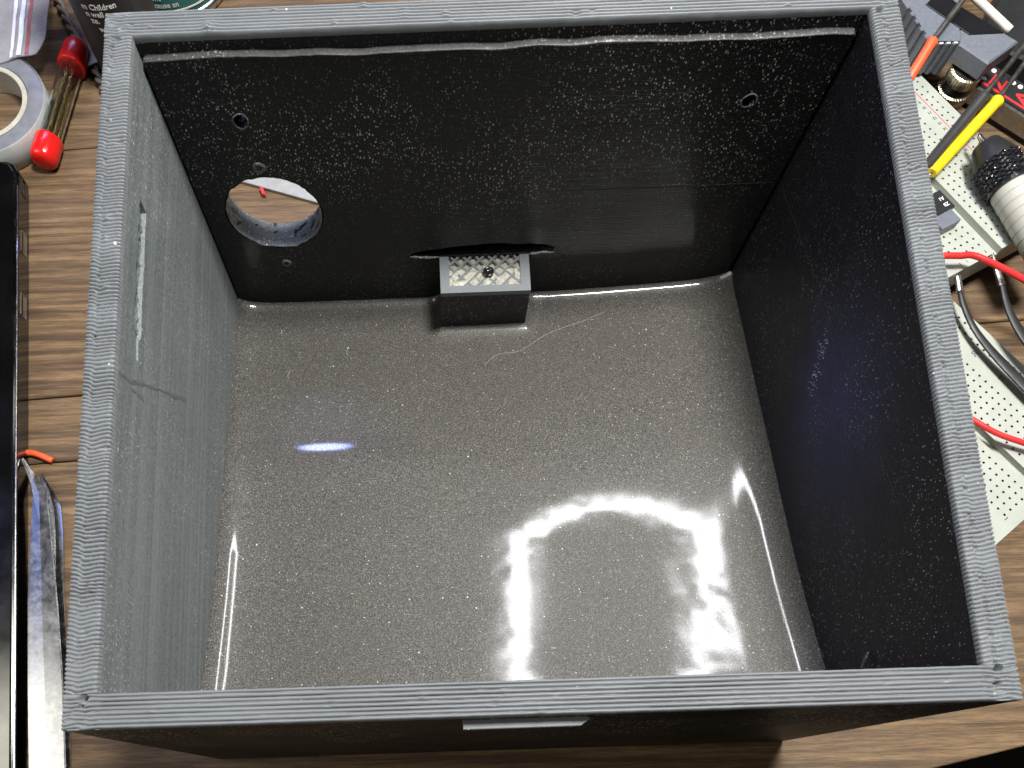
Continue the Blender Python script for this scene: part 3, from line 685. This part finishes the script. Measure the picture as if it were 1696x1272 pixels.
# twisted cord, bottle, teal can, paper scrap behind the top left corner
parts = []
P = smooth_path([(-150.5, 208, 1.9), (-146.6, 197.8, 1.9), (-140.6, 184.3, 1.9), (-134.0, 172.4, 1.9), (-128.5, 160, 1.9), (-124, 150, 1.9)], 24)
for ph in (0, math.pi):
    q = []
    for i, p in enumerate(P):
        d = (P[min(i+1, len(P)-1)]-P[max(i-1, 0)]); s_, u_, _ = frame_of(d); a = i*0.42+ph
        q.append(p+s_*0.85*math.cos(a)+u_*0.85*math.sin(a))
    parts.append(tube(q, 0.85, 6, 1))
v, f = join(*parts); o = mesh('twisted_cord', v, f, 'cord', None, smooth=True, org=(-137, 178, 0)); tag(o, 'brown-grey twisted cord running beside the black bottle', 'cord')
BC = Vector((-117.0, 170.5, 0)); BR = 12.6
bt = thing('black_bottle', BC, 'black bottle with white printed label text behind the top left rim', 'bottle')
v, f = lathe(BC, (0, 0, 1), [(0.2, 11.6), (0.8, BR-0.2), (2, BR), (62, BR), (66, BR-1), (70, 7), (72, 5.5), (82, 5.5), (82.5, 5)], 64); mesh('body', v, f, 'black_matte', bt, smooth=True, angle=50)
def on_cyl(c, r, a0, z0, tilt=0.0):
    def pl(x, y, z):
        xr = x*math.cos(tilt)-y*math.sin(tilt); yr = x*math.sin(tilt)+y*math.cos(tilt)
        a = a0+xr/r; return (c[0]+(r+0.05+z)*math.cos(a), c[1]+(r+0.05+z)*math.sin(a), z0+yr)
    return pl
lab_v = []; lab_f = []
for i in range(41):
    a = math.radians(-158+116*i/40); lab_v += [(BC.x+(BR+0.12)*math.cos(a), BC.y+(BR+0.12)*math.sin(a), 4), (BC.x+(BR+0.12)*math.cos(a), BC.y+(BR+0.12)*math.sin(a), 58)]
for i in range(40): lab_f.append((2*i, 2*i+2, 2*i+3, 2*i+1))
lb = mesh('label', lab_v, lab_f, 'black_rubber', bt, smooth=True)
for txt, z, da, h in (('m Children', 31.2, -91, 1.75), ('n well', 28.9, -101, 1.75), ('ze.', 26.8, -104, 1.75), ('with', 24.0, -93, 1.75), ('Tal', 22.0, -91, 1.75)):
    v, f = text_mesh(txt, h, on_cyl(BC, BR+0.14, math.radians(da), z), 0.03); mesh('lettering', v, f, 'white_ink', lb)
CC = Vector((-106, 207.5, 0)); CR = 21.0
tc = thing('teal_can', CC, 'round tin with teal label and silver bottom rim behind the box', 'can')
v, f = lathe(CC, (0, 0, 1), [(3.2, CR-0.3), (60, CR-0.3), (61, CR-1)], 72); mesh('body', v, f, 'teal', tc, smooth=True, angle=50)
v, f = lathe(CC, (0, 0, 1), [(0.2, CR-0.8), (0.3, CR+0.2), (1.2, CR+0.7), (2.4, CR+0.5), (3.3, CR-0.25)], 72); mesh('rim', v, f, 'steel', tc, smooth=True, angle=60)
for txt, z, da, h in (('ct cont', 9.9, -101, 1.8), ('may cause an', 7.4, -94, 1.8)):
    v, f = text_mesh(txt, h, on_cyl(CC, CR-0.2, math.radians(da), z), 0.03); mesh('lettering', v, f, 'white_ink', tc)
v, f = lathe(CC, (0, 0, 1), [(5.0, CR-0.25), (5.0, CR-0.1), (5.5, CR-0.1), (5.5, CR-0.25)], 72, cap=False); mesh('label_line', v, f, 'white_ink', tc)
v, f = prism([(-138.6, 172.0), (-133.6, 166.2), (-128, 169), (-131, 177)], 3.8, 4.1); o = mesh('paper_scrap', v, f, 'white_card', None, org=(-133, 171, 3.8)); tag(o, 'white paper corner peeking out beside the black bottle base', 'paper')

# white card and red chip seen through the round hole
v, f = prism([(-79.0-14, 120.0+5.1), (-53.1+22, 110.6-8), (-18, 150), (-80, 172)], 0.15, 1.3, 0.15); o = mesh('white_card', v, f, 'white_card', None, org=(-55, 130, 0)); tag(o, 'pale grey card on the table seen through the round hole', 'card')
v, f = prism([(-73.0, 117.2), (-71.6, 116.8), (-70.9, 114.2), (-72.0, 114.4)], 0.1, 1.8, 0.2); o = mesh('red_chip', v, f, 'red_tape', None, org=(-72, 116, 0)); tag(o, 'tiny red chip at the card edge seen through the hole', 'chip')

# ================================================================== right side
def board(name, org, eul, label, hl_, hw, rows):
    Rm = Euler([math.radians(a) for a in eul], 'XYZ').to_matrix(); o0 = Vector(org)
    T = lambda u, v_, w_: tuple(o0+Rm @ Vector((u, v_, w_)))
    th = thing(name, org, label, 'breadboard', 'white breadboards beside the box')
    v, f = prism([(-hl_, -hw), (hl_, -hw), (hl_, hw), (-hl_, hw)], -8.5, -2.2, 0.0)
    v = [T(*p) for p in v]; mesh('body', v, f, 'board', th)
    # face plates with open sockets
    p = 2.54; parts = []; wells = []
    def cells(u0, v0, nu, nv, ua, ub, va, vb):
        hs = 0.34
        ue = [ua]+[u0+(i+0.5)*p for i in range(nu-1)]+[ub]; ve = [va]+[v0+(j+0.5)*p for j in range(nv-1)]+[vb]
        for i in range(nu):
            for j in range(nv):
                cu, cv = u0+i*p, v0+j*p; a, b, c, d = ue[i], ue[i+1], ve[j], ve[j+1]
                q = [(a, c), (b, c), (b, d), (a, d), (cu-hs, cv-hs), (cu+hs, cv-hs), (cu+hs, cv+hs), (cu-hs, cv+hs)]
                vv = [T(x, y, 0) for x, y in q]
                parts.append((vv, [(0, 1, 5, 4), (1, 2, 6, 5), (2, 3, 7, 6), (3, 0, 4, 7)]))
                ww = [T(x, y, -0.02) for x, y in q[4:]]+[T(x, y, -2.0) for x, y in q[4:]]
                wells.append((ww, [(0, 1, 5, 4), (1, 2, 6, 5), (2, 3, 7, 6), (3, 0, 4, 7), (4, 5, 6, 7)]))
    n = int(2*(hl_-4)/p)+1; u0 = -(n-1)*p/2
    cells(u0, 3.81+0.0, n, 5, -hl_, hl_, 1.6, 17.6)
    cells(u0, -3.81-4*p, n, 5, -hl_, hl_, -17.6, -1.6)
    cells(u0, 21.4, n, 2, -hl_, hl_, 19.4, hw-0.1)
    cells(u0, -23.9, n, 2, -hl_, hl_, -hw+0.1, -19.4)
    strips = [(17.6, 19.4), (-19.4, -17.6)]
    for a, b in strips: parts.append(([T(-hl_, a, 0), T(hl_, a, 0), T(hl_, b, 0), T(-hl_, b, 0)], [(0, 1, 2, 3)]))
    for a in (1.6, -1.6, hw-0.1, -hw+0.1): parts.append(([T(-hl_, a, 0), T(hl_, a, 0), T(hl_, a, -2.2), T(-hl_, a, -2.2)], [(0, 1, 2, 3)]))
    for u in (-hl_, hl_):
        for a, b in ((-hw+0.1, -1.6), (1.6, hw-0.1)): parts.append(([T(u, a, 0), T(u, b, 0), T(u, b, -2.2), T(u, a, -2.2)], [(0, 1, 2, 3)]))
    v, f = join(*parts); mesh('face', v, f, 'board', th)
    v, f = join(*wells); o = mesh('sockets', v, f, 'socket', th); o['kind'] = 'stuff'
    for vv in ((19.9,) if org[1] > 60 else ()):
        q, g = box(-hl_+2, hl_-2, vv, vv+0.35, 0.0, 0.03); q = [T(*c) for c in q]; mesh('stripe', q, g, 'red_ink' if vv < 22 else 'red_ink', th)
    for txt, u, vv, h, rt_ in rows:
        c, s2 = math.cos(rt_), math.sin(rt_)
        q, g = text_mesh(txt, h, lambda x, y, z, u=u, vv=vv, c=c, s2=s2: T(u+x*c-y*s2, vv+x*s2+y*c, 0.03+z), 0.02); mesh('lettering', q, g, 'ink', th)
    return th, T
hp_ = math.pi/2
rowsU = [(str(30-i), 36.5-i*2.54, -18.4, 1.05, -hp_) for i in range(8)]+[(str(30-i), 36.5-i*2.54, 18.4, 1.05, -hp_) for i in range(22)]+[(ch, 39.8, -3.8-k*2.54, 1.1, -hp_) for k, ch in enumerate('fghij')]+[(ch, 39.8, 3.8+k*2.54, 1.1, -hp_) for k, ch in enumerate('edcba')]
rowsL = [(str(n_), 37.0-(n_-1)*2.2, 18.5, 1.5, hp_*2) for n_ in (5, 10, 15, 20, 25)]+[('1', 38.0, -14.4, 1.5, hp_*2), ('1', 38.0, 18.4, 1.5, hp_*2)]
bU, TU = board('breadboard', (139.2, 108.0, 13.6), (-4.7, -3.5, -61), 'upper white breadboard under the yellow and charcoal probes', 41.5, 27, rowsU)
bL, TL = board('breadboard', (140.6, 26.6, 8.5), (0, 0, -52), 'lower white breadboard numbered 15 20 25 beside black tweezers', 41.5, 27, rowsL)

# small black module on the upper breadboard, half hidden by the rim
mod = thing('chip_module', TU(22, -5.5, 0), 'small black chip module with white print plugged in upper breadboard', 'module')
def ubox(u0_, u1_, v0_, v1_, w0_, w1_): v, f = box(u0_, u1_, v0_, v1_, w0_, w1_); return [TU(*q) for q in v], f
v, f = ubox(15.5, 22.8, -12, -3.0, 0.4, 2.2); mesh('chip', v, f, 'black_matte', mod)
v, f = ubox(23.6, 28.2, -14, -6.4, 0.1, 3.4); mesh('heat_spreader', v, f, 'grey_case', mod)
v, f = join(*[ubox(16.2+k*1.7, 16.8+k*1.7, -3.2, -2.2, 0.1, 1.0) for k in range(4)]); mesh('pins', v, f, 'steel', mod)
for txt, u, vv in (('Z8', 20.8, -5.0), ('A1', 18.4, -5.0)):
    q, g = text_mesh(txt, 1.2, lambda x, y, z, u=u, vv=vv: TU(u+y, vv-x, 2.25+z), 0.02); mesh('lettering', q, g, 'white_ink', mod)

# grey ridged block with black window and thumb nuts under it
gb = thing('grey_block', (155, 148, 11), 'grey ridged plastic block with slanted black window at top right', 'block')
def teeth(a, b, n, depth):
    a = Vector(a); b = Vector(b); d = (b-a)/n; nn = Vector((d.y, -d.x)).normalized()*depth; out = []
    for i in range(n):
        q = a+d*i; out += [q, q+d*0.5, q+d*0.5+nn, q+d+nn]
    return [tuple(q) for q in out]
outl = [(165.0, 172.5), (133.5, 176.0), (140.0, 158.5)]+teeth((140.2, 158.0), (145.6, 143.2), 5, -0.9)+[(145.6, 142.6)]+teeth((145.9, 142.5), (155.1, 142.1), 4, -0.7)+[(155.1, 142.1)]
body_poly = outl+[(157.5, 156.5)]
v, f = prism(body_poly, 11.2, 22, 0.25); mesh('ridged_body', v, f, 'grey_case', gb)
v, f = prism([(155.0, 142.15), (163.0, 134.2), (174.0, 142.2), (157.6, 156.4)], 16.2, 21.95, 0.5); mesh('head', v, f, 'grey_case', gb)
win = [(146.5, 157.4), (158.5, 145.2), (169.4, 145.3), (158.0, 155.6), (152, 163)]
v, f = prism(win, 21.9, 22.35, 0.12); mesh('window', v, f, 'black_gloss', gb)
v, f = join(*[box(-0.0+146.4+k*2.3, 147.6+k*2.3, 142.25, 142.75, 21.75, 22.12) for k in range(4)]); mesh('edge_mark', v, f, 'white_ink', gb)  # edge highlights of the ridges put in as white bars
def knurl_nut(c, z0, z1, r, label):
    o0 = Vector((c[0], c[1], z0)); th = thing('thumb_nut', o0, label, 'nut', 'thumb nuts below the grey block')
    v, f = lathe(o0, (0, 0, 1), [(0, r*0.9), (0.3, r), (z1-z0-0.3, r), (z1-z0, r*0.9), (z1-z0+0.02, r*0.5), (z1-z0-0.2, r*0.45)], 144, lambda a, d, rr: (0.22 if (int(a/(2*math.pi)*36*2) % 2) else 0) if rr > r*0.95 else 0)
    mesh('knurled_ring', v, f, 'nickel', th)
    return th
n1 = knurl_nut((161.9, 139.6), 11.2, 15.0, 5.0, 'upper knurled metal thumb nut below the grey block'); n2 = knurl_nut((161.9, 139.6), 5.4, 8.6, 5.4, 'lower knurled metal thumb nut nearest the tabletop')
v, f = lathe((162.3, 140.2, 0.2), (0, 0, 1), [(0, 3.0), (5.0, 3.0), (5.0, 3.9), (11.0, 3.9)], 32); o = mesh('black_collar', v, f, 'black_matte', None, smooth=True, org=(162.3, 140.2, 0.2), angle=40); tag(o, 'black round collar between the two knurled thumb nuts', 'collar')

# metal bar with black and red lettered strip
rb = thing('metal_bar', (180, 132, 0), 'dull metal bar with black and red lettered top strip', 'bar')
d1 = Vector((183.6-170.6, 127.0-138.8, 0)).normalized(); d2 = Vector((-d1.y, d1.x, 0)); o0 = Vector((168.6, 140.6, 0))
R_ = lambda a, b, z: tuple(o0+d1*a+d2*b+Vector((0, 0, z)))
v, f = box(0, 62, 0, 10.5, 2.0, 7.6); v = [R_(*q) for q in v]; mesh('bar', v, f, 'steel_dull', rb)
v, f = box(-0.3, 62, 1.2, 10.6, 7.55, 8.2); v = [R_(*q) for q in v]; st = mesh('strip', v, f, 'black_matte', rb)
for txt, a in (('Z', 6.0), ('A', 15.5), ('L', 25)):
    q, g = text_mesh(txt, 5.6, lambda x, y, z, a=a: R_(a-y*0.9, 5.6+x, 8.22+z), 0.03); mesh('red_letter', q, g, 'red_tape', st)
v, f = box(1.0, 60, 2.0, 2.8, 8.2, 8.26); v = [R_(*q) for q in v]; mesh('red_rule', v, f, 'red_tape', st)
for a, b in ((2.0, 8.8), (1.2, 4.0), (9.6, 8.8), (12.2, 8.9), (19.6, 8.8), (22, 8.9)):
    v, f = lathe(R_(a, b, 8.2), (0, 0, 1), [(0, 0.85), (0.06, 0.8)], 16); mesh('white_dot', v, f, 'white_ink', st)
v, f = box(-0.0, 62, -0.0, 9.5, 0.1, 2.0); v = [R_(q[0]+1, q[1]+1, q[2]) for q in v]; mesh('foot', v, f, 'black_matte', rb)

# dark block added for the shaded table and dark objects, top right corner
cs = Vector((172, 158, 0)); e1 = Vector((0.86, -0.51, 0)); e2 = Vector((0.51, 0.86, 0))
K_ = lambda a, b, z: tuple(cs+e1*a+e2*b+Vector((0, 0, z)))
v, f = prism([(0, 0), (70, 0), (70, 60), (0, 60)], 0.3, 9.0, 0.8); v = [K_(*q) for q in v]; o = mesh('dark_case', v, f, 'black_matte', None, org=(185, 170, 0)); tag(o, 'dark case in the top right corner under the white wire', 'case')
v, f = tube([(160, 170.5, 19.0), (166.0, 163.2, 18.6), (171.5, 157.6, 17.6), (176.6, 152.4, 16.6)], 1.25, 14, 6); o = mesh('white_wire', v, f, 'white_sleeve', None, smooth=True, org=(170, 160, 17)); tag(o, 'thick white insulated wire end at the top right corner', 'wire')

# three sleeved probes
def probe(name, p_tip, p_mid, p_end, r, rs_, mat, label, tipl=0):
    a, b, c = Vector(p_end), Vector(p_mid), Vector(p_tip)
    th = thing(name, b, label, 'probe', 'sleeved steel probes at top right')
    v, f = lathe(b-(a-b).normalized()*0.5, a-b, [(0, rs_), ((a-b).length+25, rs_)], 14); mesh('shaft', v, f, 'steel_dull', th, smooth=True, angle=40)
    L_ = (c-b).length
    v, f = lathe(b, c-b, [(0, rs_+0.1), (0.05, r+0.25), (0.8, r+0.25), (1.3, r), (L_-0.4, r), (L_, r*0.8)], 18); mesh('sleeve', v, f, mat, th, smooth=True, angle=40)
    if tipl:
        v, f = lathe(c-(c-b).normalized()*0.3, c-b, [(0, 0.3), (tipl, 0.15)], 8); mesh('tip', v, f, 'steel', th, smooth=True)
    return th
probe('probe', (142.4, 99.2, 17.2), (166.7, 124.1, 18.0), (183.6, 145.3, 17.4), 1.75, 0.75, 'yellow', 'steel probe with bright yellow sleeve crossing the upper breadboard', 1.6)
probe('probe', (140.8, 101.0, 17.4), (162.1, 125.5, 18.2), (184.7, 151.4, 18.5), 1.75, 0.8, 'dark_sleeve', 'steel probe with charcoal sleeve next to the yellow probe', 0)
probe('probe', (135.2, 126.8, 24.4), (144.0, 139.7, 25.2), (160.7, 160.6, 27.0), 1.5, 0.95, 'orange', 'steel probe with orange sleeve over the grey ridged block', 0)

# precision screwdriver with knurled collar
q0 = Vector((158.9, 104.4, 20.0)); q1 = Vector((168.8, 70.5, 21.2)); ax = (q1-q0).normalized()
sd = thing('precision_screwdriver', q0, 'screwdriver with black knurled collar and ribbed cream handle on upper breadboard', 'screwdriver')
v, f = lathe(q0-ax*1.0, -ax, [(0, 0.9), (1.5, 0.9), (4.6, 0.7), (5.2, 0.3)], 14); mesh('shank', v, f, 'steel', sd, smooth=True, angle=40)
v, f = lathe(q0-ax*1.8, ax, [(0, 1.0), (0.1, 3.6), (0.6, 4.0), (6.2, 6.0), (7.6, 6.2)], 40); mesh('nose', v, f, 'black_matte', sd, smooth=True, angle=50)
prof = [(d, 6.25) for d in np.linspace(0, 8.4, 57)]
def knurl(a, d, r):
    band = (d % 2.9)
    if band > 2.2: return -0.35
    k = 17; return 0.42*max(0, math.sin(k*a+d*4.3))+0.42*max(0, math.sin(k*a-d*4.3))-0.2
v, f = lathe(q0+ax*5.8, ax, prof, 156, knurl); mesh('knurled_collar', v, f, 'black_gloss', sd)
v, f = lathe(q0+ax*14.2, ax, [(0, 6.1), (0.3, 6.4), (1.0, 6.4), (1.2, 5.8)], 40); mesh('collar_lip', v, f, 'black_gloss', sd, smooth=True, angle=40)
prof = [(0, 4.8), (0.1, 5.5)]
for k in range(9): prof += [(0.6+k*3.0, 5.7), (2.8+k*3.0, 5.75), (3.0+k*3.0, 5.5), (3.2+k*3.0, 5.5)]
prof += [(28, 4.8), (28.6, 2)]
v, f = lathe(q0+ax*15.2, ax, prof, 40); mesh('handle', v, f, 'ribbed_white', sd, smooth=True, angle=25)

# black tweezers with bare tips
bt2 = thing('black_tweezers', (160, 45, 0), 'black coated tweezers with silver tips at the right edge', 'tweezers')
def arm(pts, ws, hs, name, mat):
    P = smooth_path(pts, 6); v = []; f = []; n = len(P)
    for i, p in enumerate(P):
        d = (P[min(i+1, n-1)]-P[max(i-1, 0)]).normalized(); s = d.cross(Vector((0, 0, 1))).normalized(); t_ = i/(n-1)*(len(ws)-1); k = min(int(t_), len(ws)-2); fr_ = t_-k
        w_ = ws[k]*(1-fr_)+ws[k+1]*fr_; h_ = hs[k]*(1-fr_)+hs[k+1]*fr_
        for a, b in ((-1, -0.8), (-0.75, -1), (0.75, -1), (1, -0.8), (1, 0.55), (0.6, 1), (-0.6, 1), (-1, 0.55)): v.append(tuple(p+s*a*w_+Vector((0, 0, b*h_))))
    for i in range(n-1):
        for k in range(8): f.append((i*8+k, i*8+(k+1) % 8, (i+1)*8+(k+1) % 8, (i+1)*8+k))
    f += [tuple(range(7, -1, -1)), tuple((n-1)*8+k for k in range(8))]
    return mesh(name, v, f, mat, bt2, smooth=True, angle=40)
La = [(147.3, 60.4, 13.6), (148.0, 55, 13.2), (150.4, 47.8, 12.6), (154.6, 40.3, 12.2), (160.6, 31.6, 12), (170, 18, 12), (180, 4, 12)]
aL = arm(La, [0.7, 0.75, 0.9, 1.2, 1.5, 1.6, 1.6], [0.55, 0.5, 0.45, 0.45, 0.45, 0.45, 0.45], 'arm', 'black_rubber')
arm([(146.4, 70.6, 15.2), (146.7, 66, 14.6), (147.35, 60.0, 13.7)], [0.3, 0.75, 0.95], [0.25, 0.5, 0.6], 'tip', 'steel')
Ra = [(157.8, 59.7, 16.8), (158.2, 54.5, 16.6), (159.3, 49, 16.4), (162.4, 41.6, 16), (167.8, 33, 15.5), (176, 20, 14.5), (184, 7, 13.6)]
aR = arm(Ra, [0.75, 0.85, 1.1, 1.45, 1.7, 1.7, 1.7], [0.55, 0.5, 0.45, 0.45, 0.45, 0.45, 0.45], 'arm', 'black_rubber')
arm([(156.6, 70.0, 17.2), (157.1, 65, 17.0), (157.85, 59.3, 16.8)], [0.3, 0.8, 1.0], [0.25, 0.5, 0.6], 'tip', 'steel_dull')

# red jumper wires
v, f = tube([(128, 67, 20), (136.6, 66.3, 22), (142.9, 66.0, 22.2), (146.5, 65.9, 22.3), (151.4, 63.4, 22.2), (161.4, 58.6, 20.5), (175, 52, 17)], 0.95, 12, 6); o = mesh('jumper_wire', v, f, 'red_wire', None, smooth=True, org=(150, 64, 20)); tag(o, 'red wire crossing above the black tweezer tips', 'wire', 'red wires right of the box')
v, f = tube([(136, 25, 11), (144.3, 18.7, 12), (151.6, 13.3, 12.2), (160.7, 9.3, 12), (175, 4, 10)], 0.85, 12, 6); o = mesh('jumper_wire', v, f, 'red_wire', None, smooth=True, org=(150, 14, 12)); tag(o, 'red wire curving across the lower breadboard', 'wire', 'red wires right of the box')
